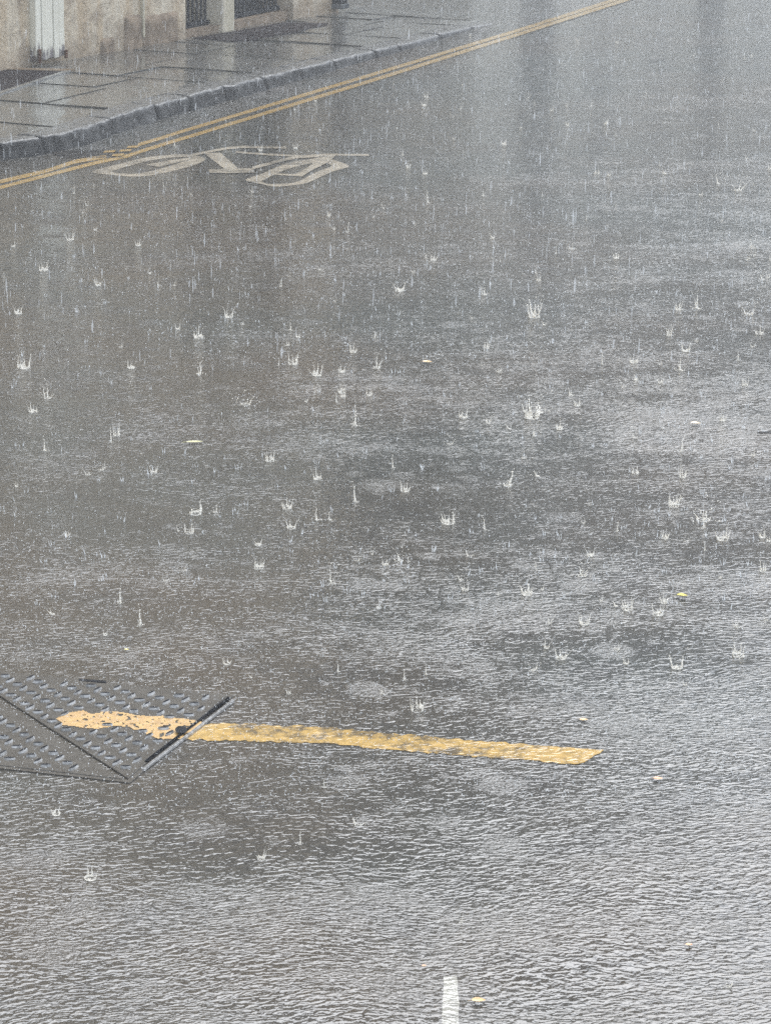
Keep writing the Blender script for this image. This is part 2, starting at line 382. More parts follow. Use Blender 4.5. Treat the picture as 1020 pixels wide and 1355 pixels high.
# ------------------------------------------------------------------ painted markings
def strip(bm, pts, half, z):
    for (a, b) in zip(pts[:-1], pts[1:]):
        q = [(a[0], a[1] - half), (b[0], b[1] - half), (b[0], b[1] + half), (a[0], a[1] + half)]
        bm.faces.new([bm.verts.new(ground(*p) + Vector((0, 0, z))) for p in q][::-1])
def poly(bm, px, z):
    bm.faces.new([bm.verts.new(ground(*p) + Vector((0, 0, z))) for p in px])
root = empty('double_yellow_line', ground(240, 178)); tag(root, 'pair of worn yellow lines painted along the gutter beside the kerb', 'road marking')
inv = Matrix.Translation(-root.location)
def painted(name, bm, mat, rt):
    bmesh.ops.recalc_face_normals(bm, faces=bm.faces[:])
    for f in bm.faces:
        if f.normal.z < 0: f.normal_flip()
    bm.transform(Matrix.Translation(-rt.location)); return obj(name, bm, mat, rt)
bm = bmesh.new()
strip(bm, [(-60, 254), (0, 240.6), (60, 227), (100, 214), (120, 210.3), (141, 207.6)], 2.5, 0.0008)
for x, y in ((146, 201.2), (157, 205.8), (167, 199.8), (177, 195)):
    poly(bm, [(x - 7, y - 1.2), (x + 8, y - 2.0), (x + 6, y + 1.0), (x - 9, y + 1.6)], 0.0026)
strip(bm, [(183, 191.8), (218, 181.5), (241, 174), (380, 132.5), (520, 90.5), (680, 41.8), (812, 0), (900, -28), (1100, -90)], 2.1, 0.0008)
painted('line', bm, m_yellow2, root)
bm = bmesh.new()
strip(bm, [(-60, 264), (0, 248.5), (60, 233), (100, 222.5), (125.5, 216), (153, 210), (169, 206.5), (188, 200), (218, 190.6), (247, 182), (380, 141), (520, 98), (680, 47.2), (824, 1), (910, -27), (1100, -87)], 2.2, 0.0008)
painted('line', bm, m_yellow2, root)

root = empty('bicycle_symbol', ground(300, 220)); tag(root, 'faded cream bicycle symbol painted on the road beside the double yellow line', 'road marking')
def smooth(L, k=4):
    n = len(L); out = []
    for i in range(n):
        p0, p1, p2, p3 = (L[(i + d) % n] for d in (-1, 0, 1, 2))
        for q in range(k):
            t = q / k
            out.append(tuple(0.5 * (2 * p1[c] + (p2[c] - p0[c]) * t + (2 * p0[c] - 5 * p1[c] + 4 * p2[c] - p3[c]) * t * t + (3 * p1[c] - p0[c] - 3 * p2[c] + p3[c]) * t ** 3) for c in (0, 1)))
    return out
def ring(bm, O, I, z):
    I = [(o[0] + (i_[0] - o[0]) * 1.08, o[1] + (i_[1] - o[1]) * 1.08) for o, i_ in zip(O, I)]
    O, I = smooth(O), smooth(I)
    n = len(O)
    for i in range(n):
        j = (i + 1) % n; poly(bm, [O[i], O[j], I[j], I[i]], z)
bm = bmesh.new()
ring(bm, [(122, 227.3), (159, 217), (182, 211), (210, 206.3), (240, 204.3), (262, 206.5), (272, 211), (257, 219), (237, 224.5), (218, 229), (198, 232.7), (178, 234), (149, 231.8)],
     [(147, 227), (166, 221), (188, 215), (210, 210.5), (232, 208), (248, 208), (256, 210.5), (243, 214.5), (230, 219), (212, 224.2), (196, 228), (180, 230.3), (158, 229.8)], 0.0008)
painted('wheel', bm, m_white, root)
bm = bmesh.new()
ring(bm, [(325, 238), (345, 230.7), (366, 221.5), (384, 215.5), (409, 211), (428, 208), (448, 214), (462, 220.5), (444, 226), (427, 233), (409, 241.5), (392, 244.7), (364, 247), (342, 243)],
     [(346, 239), (363, 231), (377, 224.5), (394, 219.5), (414, 215.5), (426, 213.8), (436, 217), (440, 220.5), (420, 228), (404, 236.5), (390, 242), (374, 243.5), (356, 243.8), (349, 242)], 0.0008)
painted('wheel', bm, m_white, root)
bm = bmesh.new()
poly(bm, [(192, 218.5), (226, 212.4), (258, 208), (254, 211), (240, 214), (210, 221.5)], 0.0016)
strip(bm, [(252, 206), (284, 199.5), (304, 196.2), (323, 194.7), (379, 195.5)], 1.5, 0.0016)
poly(bm, [(270, 203), (292, 202.5), (315, 223), (299, 225.5)], 0.0016)
poly(bm, [(276, 225), (300, 224.2), (334, 223.2), (337, 229), (302, 230), (278, 229.5)], 0.0024)
strip(bm, [(312, 201.6), (355, 204.8), (401, 207), (431, 205), (488, 205.5)], 1.2, 0.0016)
strip(bm, [(334, 223), (366, 214.5), (392, 208.5), (427, 206)], 1.9, 0.0024)
poly(bm, [(430, 206.5), (447, 204), (436, 215), (417, 224), (402, 233), (388, 233), (401, 226), (418, 215)], 0.0032)
strip(bm, [(364, 231), (401, 233)], 1.2, 0.0024)
painted('frame', bm, m_white, root)

rw = random.Random(5)
def ragged(px, n=10, jit=1.3):
    out = []
    for (a, b) in zip(px, px[1:] + px[:1]):
        L = math.hypot(b[0] - a[0], b[1] - a[1]); k = max(1, int(L / n))
        for i in range(k):
            f = i / k; out.append((a[0] + (b[0] - a[0]) * f + rw.uniform(-jit, jit), a[1] + (b[1] - a[1]) * f + rw.uniform(-jit, jit) * 0.8))
    return out
bm = bmesh.new()
poly(bm, ragged([(262, 958), (312, 958), (400, 961), (480, 967), (600, 978), (700, 985.5), (797, 992), (782, 1003), (765, 1012), (700, 1007), (620, 1001), (500, 991), (430, 984), (330, 981), (242, 979)], 6, 1.9), 0.0008)
bmesh.ops.recalc_face_normals(bm, faces=bm.faces[:])
for f in bm.faces:
    if f.normal.z < 0: f.normal_flip()
bmesh.ops.triangulate(bm, faces=bm.faces[:])
tag(obj('yellow_stripe', bm, m_yellow), 'broad worn ochre yellow stripe across the wet road, running right from the metal access cover', 'road marking')
bm = bmesh.new(); poly(bm, ragged([(587, 1293), (604, 1292), (607, 1330), (608, 1420), (583, 1420), (585, 1330)], 8, 0.9), 0.0008)
bmesh.ops.triangulate(bm, faces=bm.faces[:])
for f in bm.faces:
    f.normal_update()
    if f.normal.z < 0: f.normal_flip()
tag(obj('raindrop_streak', bm, m_white2), 'flat cream white streak standing in for a falling raindrop at the near edge of the wet road', 'road marking')  # flat patch added on the road in place of a drop near the camera

# ------------------------------------------------------------------ access cover in the road
TR_, BR_, TL_ = ground(304, 922), ground(170, 1035), ground(-63, 884)
BL_ = TL_ + (BR_ - TR_)
root = empty('access_cover', (TL_ + BR_) / 2)
tag(root, 'grey metal access cover with raised tread, split into triangular plates, set in the road', 'manhole cover')
rl = root.location
def L2(p): return Vector((p.x - rl.x, p.y - rl.y))
def inset_poly(pts, d):
    c = sum((Vector(p) for p in pts), Vector((0, 0))) / len(pts); n = len(pts); out = []
    # offset every edge inwards, intersect neighbours
    ln = []
    for i in range(n):
        a, b = Vector(pts[i]), Vector(pts[(i + 1) % n]); t = (b - a).normalized(); nn = Vector((-t.y, t.x))
        if nn.dot(c - a) < 0: nn = -nn
        ln.append((a + nn * d, t))
    for i in range(n):
        (p, t), (q, u) = ln[i - 1], ln[i]
        den = t.x * u.y - t.y * u.x; k = ((q.x - p.x) * u.y - (q.y - p.y) * u.x) / den
        out.append(p + t * k)
    return out
quad = [L2(TL_), L2(TR_), L2(BR_), L2(BL_)]
bm = bmesh.new(); outer = inset_poly(quad, -0.006); inn = inset_poly(quad, 0.004)
vo = [bm.verts.new((p.x, p.y, 0.002)) for p in outer]; vi = [bm.verts.new((p.x, p.y, 0.002)) for p in inn]
wo = [bm.verts.new((p.x, p.y, -0.02)) for p in outer]; wi = [bm.verts.new((p.x, p.y, -0.02)) for p in inn]
for i in range(4):
    j = (i + 1) % 4
    bm.faces.new((vo[i], vo[j], vi[j], vi[i])); bm.faces.new((wo[i], wo[j], vo[j], vo[i])); bm.faces.new((vi[i], vi[j], wi[j], wi[i]))
bmesh.ops.recalc_face_normals(bm, faces=bm.faces[:]); obj('frame', bm, m_plate, root)
A_, B_ = ground(98.4, 941.4) - ground(80, 930), ground(106.7, 926.9) - ground(80, 930)
D1, D2, OFF = ground(87.5, 930) - ground(72.5, 930), (ground(86, 927) - ground(74.5, 933)), ground(87.8, 935.8) - ground(80, 930)
o0 = L2(ground(24.3, 907.9))
def inside(p, pts, m):
    n = len(pts); sgn = None
    for i in range(n):
        a, b = pts[i], pts[(i + 1) % n]; t = (b - a).normalized(); cr_ = t.x * (p.y - a.y) - t.y * (p.x - a.x)
        if sgn is None: sgn = cr_ > 0
        if (cr_ > 0) != sgn or abs(cr_) < m: return False
    return True
rt_ = random.Random(11)
def dash(bm, c, d, wid, h, z0):
    d = Vector((d.x, d.y)); L = d.length / 2; t = d.normalized(); n = Vector((-t.y, t.x)); K = 10; base = []; top = []
    for i in range(K):
        a = 2 * math.pi * i / K; ca, sa = math.cos(a), math.sin(a)
        q = c + t * (L * ca) + n * (wid * sa); base.append(bm.verts.new((q.x, q.y, z0)))
        q = c + t * (L * 0.86 * ca) + n * (wid * 0.62 * sa); top.append(bm.verts.new((q.x, q.y, z0 + h)))
    fs = []
    for i in range(K):
        j = (i + 1) % K; fs.append(bm.faces.new((base[i], base[j], top[j], top[i])))
    ft = bm.faces.new(top)
    for f in fs: f.material_index = 1
    ft.material_index = 2
paint_px = [(75, 953), (88, 947), (100, 944), (110, 943), (125, 947), (140, 944), (160, 945), (190, 949), (215, 950), (240, 953), (268, 957), (258, 968), (245, 979), (210, 981), (190, 972), (172, 964), (150, 963), (130, 967), (110, 965), (84, 962)]
def painted_over(c):
    x, y = c.x, c.y; pg = [L2(ground(*p)) for p in paint_px]; r = False; n = len(pg)
    for i in range(n):
        (x0, y0), (x1, y1) = pg[i], pg[(i + 1) % n]
        if (y0 > y) != (y1 > y) and x < (x1 - x0) * (y - y0) / (y1 - y0) + x0: r = not r
    return r and rt_.random() < 0.85
for tri in ([quad[0], quad[1], quad[2]], [quad[0], quad[2], quad[3]]):
    q = inset_poly(tri, 0.0052); bm = bmesh.new()
    prism(bm, [(p.x, p.y) for p in q], -0.02, 0.003)
    bmesh.ops.bevel(bm, geom=[e for e in bm.edges if all(abs(v.co.z - 0.003) < 1e-5 for v in e.verts)], offset=0.001, segments=1, affect='EDGES')
    for i in range(-40, 60):
        for j in range(-40, 60):
            c0 = o0 + Vector((A_.x, A_.y)) * i + Vector((B_.x, B_.y)) * j
            for off, d, wd in ((Vector((0, 0)), D1, 0.0064), (Vector((OFF.x, OFF.y)), D2, 0.0052)):
                c = c0 + off + Vector((rt_.uniform(-.001, .001), rt_.uniform(-.001, .001)))
                if inside(c, q, 0.015) and not (c.to_tuple(4) and painted_over(c)): dash(bm, c, d * rt_.uniform(0.9, 1.05), wd, rt_.uniform(0.0032, 0.0048), 0.003)
    o = obj('cover_plate', bm, m_plate, root); o.data.materials.append(m_rim); o.data.materials.append(m_tread)
bm = bmesh.new()
pr = ragged(paint_px, 6, 1.0); cz = [ground(*p) for p in pr]
holes = [(100, 952, 8, 1.5), (104, 960, 8, 2), (139, 953, 8, 1.6), (143, 959, 9, 2), (165, 956, 6, 2), (174, 957, 5, 1.6), (205, 953.5, 8, 1.6), (212, 960, 8, 2), (224, 966, 7, 1.8), (186, 951.5, 5, 1)]
# fill by small cells so worn holes can be left out
xs = [72 + 1.5 * i for i in range(134)]; ys = [941 + 1.0 * j for j in range(42)]
def inpx(x, y):
    r = False; n = len(pr)
    for i in range(n):
        (x0, y0), (x1, y1) = pr[i], pr[(i + 1) % n]
        if (y0 > y) != (y1 > y) and x < (x1 - x0) * (y - y0) / (y1 - y0) + x0: r = not r
    return r
cache = {}
def cv(x, y):
    k = (x, y)
    if k not in cache:
        p = ground(x, y); cache[k] = bm.verts.new((p.x - rl.x, p.y - rl.y, 0.0038))
    return cache[k]
for i in range(len(xs) - 1):
    for j in range(len(ys) - 1):
        x, y = (xs[i] + xs[i + 1]) / 2, (ys[j] + ys[j + 1]) / 2
        if not inpx(x, y): continue
        if noise.fractal(Vector((x * 0.16, y * 0.34, 3.7)), 1.0, 2.0, 4) > 0.42 + 0.18 * abs(noise.noise(Vector((x * 0.05, y * 0.1, 1.0)))): continue
        bm.faces.new((cv(xs[i], ys[j + 1]), cv(xs[i + 1], ys[j + 1]), cv(xs[i + 1], ys[j]), cv(xs[i], ys[j])))
obj('painted_stripe', bm, m_ochre, root)
# twin raised bars at the right edge
for (a, b, hw, mt) in (((303, 926), (194, 1010), 0.0030, m_tread), ((309, 929.5), (190, 1021), 0.0025, m_rim)):
    p, q = L2(ground(*a)), L2(ground(*b)); t = (q - p).normalized(); n = Vector((-t.y, t.x)) * hw
    bm = bmesh.new(); prism(bm, [p + n, q + n, q - n, p - n], 0.001, 0.0075)
    bmesh.ops.recalc_face_normals(bm, faces=bm.faces[:])
    bmesh.ops.bevel(bm, geom=[e for e in bm.edges if all(v.co.z > 0.007 for v in e.verts)], offset=0.002, segments=2, affect='EDGES')
    obj('edge_bar', bm, mt, root)
def disc_px(bm, cx, cy, rx, ry, z, n=14):
    bm.faces.new([bm.verts.new((L2(ground(cx + rx * math.cos(2 * math.pi * i / n), cy + ry * math.sin(-2 * math.pi * i / n)))).to_3d() + Vector((0, 0, z))) for i in range(n)])
bm = bmesh.new(); disc_px(bm, 240, 971, 8, 5, 0.0085); obj('lifting_hole', bm, m_tread, root)
bm = bmesh.new()
for a, b, w_ in (((105, 901.5), (141, 904), 1.3),):
    p = [ground(a[0], a[1] - w_), ground(b[0], b[1] - w_), ground(b[0], b[1] + w_), ground(a[0], a[1] + w_)]
    prism(bm, [L2(x) for x in p], 0.001, 0.0035)
bmesh.ops.recalc_face_normals(bm, faces=bm.faces[:]); obj('slot', bm, m_tread, root)

# second cover, only its near corner reaches into the picture
root = empty('drain_cover', ground(1040, 566)); rl = root.location
tag(root, 'dark slotted metal cover edge in rippling water at the right edge of the road', 'drain cover')
bm = bmesh.new(); prism(bm, [L2(ground(*p)) for p in ((1001, 571.6), (1070, 569.6), (1070, 573.2), (1004, 573))], -0.01, 0.0008); bmesh.ops.recalc_face_normals(bm, faces=bm.faces[:]); obj('plate', bm, m_tread, root)
bm = bmesh.new(); prism(bm, [L2(ground(*p)) for p in ((1001, 573.1), (1070, 573.4), (1070, 574.6), (1001, 573.7))], -0.01, 0.0012); bmesh.ops.recalc_face_normals(bm, faces=bm.faces[:]); obj('frame', bm, m_plate, root)

# gully grate by the kerb
root = empty('gully_grate', ground(113, 204)); rl = root.location
tag(root, 'dark iron gully grate in the gutter, its bars crossed by the yellow line', 'drain grate')
bm = bmesh.new(); prism(bm, [L2(ground(*p)) for p in ((58, 199.0), (152, 199.0), (166, 208.5), (84, 209.5))], -0.004, 0.0006); bmesh.ops.recalc_face_normals(bm, faces=bm.faces[:]); obj('pit', bm, m_tread, root)
for k in range(6):
    y = 199.6 + k * 1.75; x0 = 60 + k * 4.6; x1 = 149 + k * 3.0
    bm = bmesh.new(); prism(bm, [L2(ground(*p)) for p in ((x0, y), (x1, y + 0.2), (x1, y + 0.95), (x0, y + 0.75))], 0.0, 0.0014); bmesh.ops.recalc_face_normals(bm, faces=bm.faces[:]); obj('bar', bm, m_plate, root)

# ------------------------------------------------------------------ left stone building
ZG = 0.08
W0 = ground(29.5, 87, ZG); W1 = ground(438, 10.6, 0.045)
DW = Vector((W1.x - W0.x, W1.y - W0.y, 0)).normalized(); RZ = math.atan2(DW.y, DW.x)
def S(x, y, z=ZG): return (ground(x, y, z) - W0).dot(DW)
bld = empty('stone_building', (W0.x, W0.y, 0), RZ)
tag(bld, 'old stone building with stained tan walls standing at the back of the pavement', 'building')
s_g0, s_g1 = S(254, 43), S(373, 19, 0.05); s_c = s_g1 + 0.62; H1 = 5.0
bm = bmesh.new()
def wallgrid(bm, x0, x1, y0, y1, z0, z1, step=0.05, amp=0.006):
    """box whose street face is uneven"""
    nx = max(1, int((x1 - x0) / step)); nz = max(1, int(min(z1 - z0, 1.4) / step)); zs = [z0 + (min(z1, z0 + 1.4) - z0) * k / nz for k in range(nz + 1)] + ([z1] if z1 - z0 > 1.4 else [])
    g = [[bm.verts.new((x0 + (x1 - x0) * i / nx, y0 + noise.fractal(Vector((x0 + (x1 - x0) * i / nx, 3.3, z)) * 4, 1.0, 2.0, 4) * amp * (0 if i in (0, nx) else 1), z)) for i in range(nx + 1)] for z in zs]
    for a in range(len(zs) - 1):
        for i in range(nx): bm.faces.new((g[a][i], g[a][i + 1], g[a + 1][i + 1], g[a + 1][i]))
    b = [bm.verts.new(p) for p in ((x0, y1, z0), (x1, y1, z0), (x1, y1, z1), (x0, y1, z1))]
    bm.faces.new((b[1], b[0], b[3], b[2]))
    bm.faces.new([b[0]] + [r[0] for r in g] + [b[3]]); bm.faces.new([r[-1] for r in g][::-1][0:0] + [b[1], b[2]] + [r[-1] for r in g][::-1])
    bm.faces.new([b[3]] + g[-1] + [b[2]]); bm.faces.new([b[1]] + g[0][::-1] + [b[0]])
wallgrid(bm, -9.0, s_g0, 0, 0.45, -0.05, H1)
box(bm, -30, -9.0, 0, 0.45, -0.05, H1)
box(bm, s_g0, s_g1, 0.0, 0.45, 2.1, H1)
wallgrid(bm, s_g1, s_c, 0, 0.45, -0.05, H1)
box(bm, s_c - 0.45, s_c, 0.45, 7, -0.05, H1)
box(bm, -30, s_c - 0.45, 6.6, 7, -0.05, H1)
bmesh.ops.recalc_face_normals(bm, faces=bm.faces[:])
obj('wall', bm, m_wall, bld)
bm = bmesh.new()
vs = [bm.verts.new(p) for p in ((-30, -0.2, H1 + 0.002), (s_c + 0.15, -0.2, H1 + 0.002), (s_c + 0.15, 7.2, H1 + 0.002), (-30, 7.2, H1 + 0.002), (-30, 3.5, H1 + 1.0), (s_c + 0.15, 3.5, H1 + 1.0))]
for q in ((0, 1, 5, 4), (2, 3, 4, 5), (0, 4, 3), (1, 2, 5), (0, 3, 2, 1)): bm.faces.new([vs[i] for i in q])
obj('roof', bm, m_slate, bld)
for k in range(6):
    x = -1.6 - k * 2.7
    bm = bmesh.new(); box(bm, x - 0.5, x + 0.5, -0.012, 0.03, 2.0, 3.6); w_ = obj('window', bm, m_frame, bld)
    for (a, b) in ((0.06, 0.78), (0.82, 1.54)):
        bm = bmesh.new(); box(bm, x - 0.44, x + 0.44, -0.018, 0.0, 2.0 + a, 2.0 + b); obj('pane', bm, m_glass, w_)
    bm = bmesh.new(); box(bm, x - 0.6, x + 0.6, -0.08, 0.03, 1.9, 1.998, 0.008); obj('sill', bm, m_pillar, w_)
# boarded strip
p0, p1 = S(32, 84), S(68.8, 76)
bm = bmesh.new(); n = 5; ww = (p1 - p0) / n
for k in range(n): box(bm, p0 + ww * k + 0.002, p0 + ww * (k + 1) - 0.002, -0.035 - 0.004 * (k % 2), 0.01, 0.092 + random.uniform(0, 0.008), 2.3, 0.003)
brd = obj('boarded_panel', bm, m_board, bld); tag(brd, 'cream painted vertical boards')
for x in (p0 + 0.012, p1 - 0.012):
    bm = bmesh.new(); box(bm, x - 0.012, x + 0.012, -0.052, -0.041, 0.085, 0.155 if x < p0 + 0.1 else 0.125, 0.002); obj('foot_bracket', bm, m_rust, brd)
# damp plinth blocks
for (a, b, hgt, z_) in ((S(173, 60), S(192, 55), 0.20, 0.03), (S(195, 55), S(248, 45), 0.175, 0.026), (S(135, 66), S(156, 62), 0.10, 0.02)):
    bm = bmesh.new(); nx, nz = 22, 12; g = []
    for j in range(nz + 1):
        row = []
        for i in range(nx + 1):
            u, v_ = i / nx, j / nz
            edge = min(u * 6, (1 - u) * 6, (1 - v_) * 4, 1.0); dep = -z_ * math.sin(min(1, max(0, edge)) * math.pi / 2) + 0.008
            x = a + (b - a) * u; z = 0.04 + (hgt - 0.02 * max(0, 1 - 5 * min(u, 1 - u)) ** 2) * v_
            row.append(bm.verts.new((x, dep + noise.fractal(Vector((x * 12, 1, z * 12)), 1, 2, 3) * 0.005, z)))
        g.append(row)
    for j in range(nz):
        for i in range(nx): bm.faces.new((g[j][i], g[j][i + 1], g[j + 1][i + 1], g[j + 1][i]))
    obj('plinth_block', bm, m_plinth, bld, smooth=True)
bm = bmesh.new(); x = S(193.5, 55); box(bm, x - 0.009, x + 0.009, -0.022, 0.01, 0.10, 3.0, 0.004); obj('render_strip', bm, m_pillar, bld)
# pillar between the two railed bays
q0, q1 = S(308.5, 33), S(324.5, 30); zb = 0.06
bm = bmesh.new(); box(bm, q0, q1, 0.0, 0.268, 0.03, 2.098, 0.006); obj('pillar', bm, m_pillar, bld)
bm = bmesh.new(); box(bm, s_g0 + 0.003, s_g1 - 0.003, 0.03, 0.269, 0.0, 0.075); obj('threshold', bm, m_plinth, bld)
# room behind the bars
bm = bmesh.new(); box(bm, s_g0 + 0.002, s_g1 - 0.002, 0.27, 0.31, 0.0, 2.09); obj('back_wall', bm, m_pillar, bld)
bm = bmesh.new(); box(bm, s_g0 + 0.004, q0 - 0.06, 0.23, 0.26, 0.076, 0.17); box(bm, q1 + 0.004, s_g1 - 0.004, 0.23, 0.26, 0.076, 0.16); obj('dark_panel', bm, m_dark, bld)
for (a, b, lab) in ((s_g0, q0, 'iron railing filling the wider bay between the wall corner and the pale pillar'), (q1, s_g1, 'iron railing filling the narrower bay to the right of the pale pillar')):
    rr = empty('iron_railing', W0 + DW * ((a + b) / 2), RZ); rr.location.z = 0; tag(rr, 'blue black ' + lab, 'railing', 'railings between the stone walls')
    half = (b - a) / 2
    bm = bmesh.new(); box(bm, -half + 0.004, half - 0.004, 0.085, 0.125, 0.078, 0.102, 0.003); obj('rail', bm, m_iron, rr)
    bm = bmesh.new(); box(bm, -half + 0.004, half - 0.004, 0.09, 0.12, 1.15, 1.18, 0.003); obj('rail', bm, m_iron, rr)
    nb = int((b - a) / 0.045)
    for k in range(nb):
        x = -half + (k + 0.5) * (2 * half) / nb
        bm = bmesh.new(); tube(bm, (x, 0.105, 0.10), (x, 0.105, 1.28), 0.008, 0.008, 8); tube(bm, (x, 0.105, 1.28), (x, 0.105, 1.36), 0.008, 0.001, 8); obj('bar', bm, m_iron, rr, smooth=False)
# bollard at the corner
pb = ground(448, 11, 0.04)
bol = empty('bollard', pb, RZ); tag(bol, 'square dark blue post standing against the end of the stone wall', 'bollard')
bm = bmesh.new(); box(bm, -0.042, 0.042, -0.042, 0.042, 0.03, 0.95, 0.006); obj('post', bm, m_iron, bol)
for x in (-0.018, 0.018):
    bm = bmesh.new(); box(bm, x - 0.003, x + 0.003, -0.047, -0.0421, 0.05, 0.9); obj('rib', bm, m_rim, bol)
bm = bmesh.new(); box(bm, -0.05, 0.05, -0.05, 0.05, 0.0, 0.03, 0.004); obj('base', bm, m_dark, bol)
bm = bmesh.new(); box(bm, -0.05, 0.05, -0.05, 0.05, 0.95, 0.99, 0.012); obj('cap', bm, m_iron, bol)
# dark slabs at the foot of the wall
def pave_poly(bm, px, z0, z1):
    pts = []
    for x, y in px:
        p = ground(x, y, 0.075); pts.append(p)
    a = [bm.verts.new((p.x, p.y, zp((p - K0).dot(DK)) + z0)) for p in pts]; b = [bm.verts.new((p.x, p.y, zp((p - K0).dot(DK)) + z1)) for p in pts]
    n = len(pts)
    for i in range(n): bm.faces.new((a[i], a[(i + 1) % n], b[(i + 1) % n], b[i]))
    bm.faces.new(b); bm.faces.new(a[::-1]); bmesh.ops.recalc_face_normals(bm, faces=bm.faces[:])
hat = empty('cellar_hatch'); tag(hat, 'dark wet cellar hatch let into the pavement below the cream boards', 'cellar hatch')
bm = bmesh.new(); pave_poly(bm, [(-40, 103), (7, 92.5), (84, 94.5), (38, 110), (-40, 136)], -0.02, 0.007); obj('lid', bm, m_hatch, hat)
bm = bmesh.new(); pave_poly(bm, [(-20, 97), (5, 90), (100, 91.5), (84, 94.3), (7, 92.3), (-38, 102.5)], -0.02, 0.009); obj('edging', bm, m_hframe, hat)
bm = bmesh.new(); pave_poly(bm, [(84.5, 94.5), (94, 94), (40, 112), (-40, 140), (-40, 136.3), (38.2, 110.3)], -0.02, 0.010); obj('edging', bm, m_hlight, hat)
bm = bmesh.new(); pave_poly(bm, [(256, 43.6), (308, 34), (325, 30.8), (374, 20), (434, 20.5), (434, 23.5), (386, 34), (330, 46), (307, 48)], -0.02, 0.007)
tag(obj('dark_strip', bm, m_hatch), 'dark wet slate strip laid on the pavement in front of the railings', 'doorway slab')

# ------------------------------------------------------------------ house beyond the side street, seen mostly as a reflection
hb = Vector((0.62, 21.6, 0)); hd = Vector((math.sin(R(25)), math.cos(R(25)), 0))
far = empty('terrace_house', hb, math.atan2(hd.y, hd.x)); tag(far, 'long dark terrace with pale ground floor beyond the side street', 'building')
LT, HL, HT = 46.0, 2.9, 9.2
bm = bmesh.new(); box(bm, 0, LT, 0, 8, 0, HL); obj('ground_floor', bm, m_far_low, far)
bm = bmesh.new(); box(bm, 0.02, LT, 0.03, 7.97, HL, HT); obj('wall', bm, m_far_up, far)
bm = bmesh.new(); box(bm, -0.1, LT, -0.15, 0.0, HL - 0.15, HL + 0.1, 0.02); obj('string_course', bm, m_far_low, far)
bm = bmesh.new()
vs = [bm.verts.new(p) for p in ((-0.1, -0.25, HT), (LT, -0.25, HT), (LT, 8.2, HT), (-0.1, 8.2, HT), (-0.1, 4, HT + 1.6), (LT, 4, HT + 1.6))]
for q in ((0, 1, 5, 4), (2, 3, 4, 5), (0, 4, 3), (1, 2, 5), (0, 3, 2, 1)): bm.faces.new([vs[i] for i in q])
obj('roof', bm, m_slate, far)
x = 1.3; k = 0
while x < 24:
    wd = 0.30 if k % 3 else 0.34
    bm = bmesh.new(); box(bm, x - wd, x + wd, -0.02, 0.05, 0.02 if k % 3 == 0 else 0.7, 2.4); o = obj('door' if k % 3 == 0 else 'window', bm, m_door if k % 3 == 0 else m_frame, far)
    if k % 3:
        bm = bmesh.new(); box(bm, x - wd + 0.06, x + wd - 0.06, -0.03, 0.0, 0.78, 2.32); obj('pane', bm, m_glass, o)
    for z0 in (3.5, 6.0):
        bm = bmesh.new(); box(bm, x - 0.42, x + 0.42, 0.0, 0.06, z0, z0 + 1.6); o = obj('window', bm, m_frame, far)
        bm = bmesh.new(); box(bm, x - 0.36, x + 0.36, -0.01, 0.03, z0 + 0.06, z0 + 1.54); obj('pane', bm, m_glass, o)
    x += 1.45; k += 1

# ------------------------------------------------------------------ fallen leaves
def leaf_mat(name, c): return simple(name, c, tuple(v * 0.65 for v in c), 120, 0.4, 0.6)
lm = dict(tan=leaf_mat('tan_leaf', (0.55, 0.33, 0.10)), yellow=leaf_mat('yellow_leaf', (0.60, 0.50, 0.08)), olive=leaf_mat('olive_leaf', (0.36, 0.33, 0.09)), orange=leaf_mat('orange_leaf', (0.62, 0.24, 0.06)), cream=leaf_mat('cream_leaf', (0.66, 0.52, 0.33)))
def leaf(px, py, wpx, hpx, mat, label, lift=0.3, seed=0):
    g0 = ground(px, py); L = (ground(px + wpx / 2, py) - ground(px - wpx / 2, py)).length
    Wd = min(L * 1.1, (ground(px, py - hpx / 2) - ground(px, py + hpx / 2)).length) * 0.8
    r_ = random.Random(seed); bm = bmesh.new(); n, m = 10, 4; g = []
    for i in range(n + 1):
        u = i / n; prof = math.sin(math.pi * (0.04 + 0.93 * u)) ** 0.8 * (1.15 - 0.5 * u); row = []
        for j in range(m + 1):
            v_ = j / m - 0.5
            jag = 1 + 0.12 * math.sin(i * 2.9 + seed)
            row.append(bm.verts.new(((u - 0.5) * L, v_ * Wd * prof * jag, 0.004 + abs(v_) * L * lift * prof + lift * L * 0.5 * (u - 0.5) ** 2 * 2)))
        g.append(row)
    for i in range(n):
        for j in range(m): bm.faces.new((g[i][j], g[i + 1][j], g[i + 1][j + 1], g[i][j + 1]))
    rt = empty('fallen_leaf', g0, r_.uniform(-0.25, 0.25)); tag(rt, label, 'leaf', 'leaves fallen on the wet road')
    o = obj('blade', bm, mat, rt, smooth=True)
    bm = bmesh.new(); tube(bm, (-L * 0.5, 0, 0.005 + lift * L * 0.2), (-L * 0.8, L * 0.05, 0.004), L * 0.02, L * 0.012, 5); obj('stalk', bm, mat, rt)
leaf(565, 481, 13, 5, lm['tan'], 'small tan leaf lying alone high up the wet road, left of the largest splash', 0.25, 1)
leaf(258, 587, 22, 3, lm['olive'], 'thin olive leaf lying on the brown left side of the road', 0.12, 2)
leaf(902, 792, 14, 9, lm['yellow'], 'bright yellow leaf standing up from the water on the right of the road', 0.55, 3)
leaf(772, 955, 11, 5, lm['tan'], 'small orange tan leaf just above the right end of the ochre stripe', 0.2, 4)
leaf(633, 1328, 18, 8, lm['tan'], 'largest leaf, crumpled and tan, right of the cream raindrop streak', 0.35, 5)
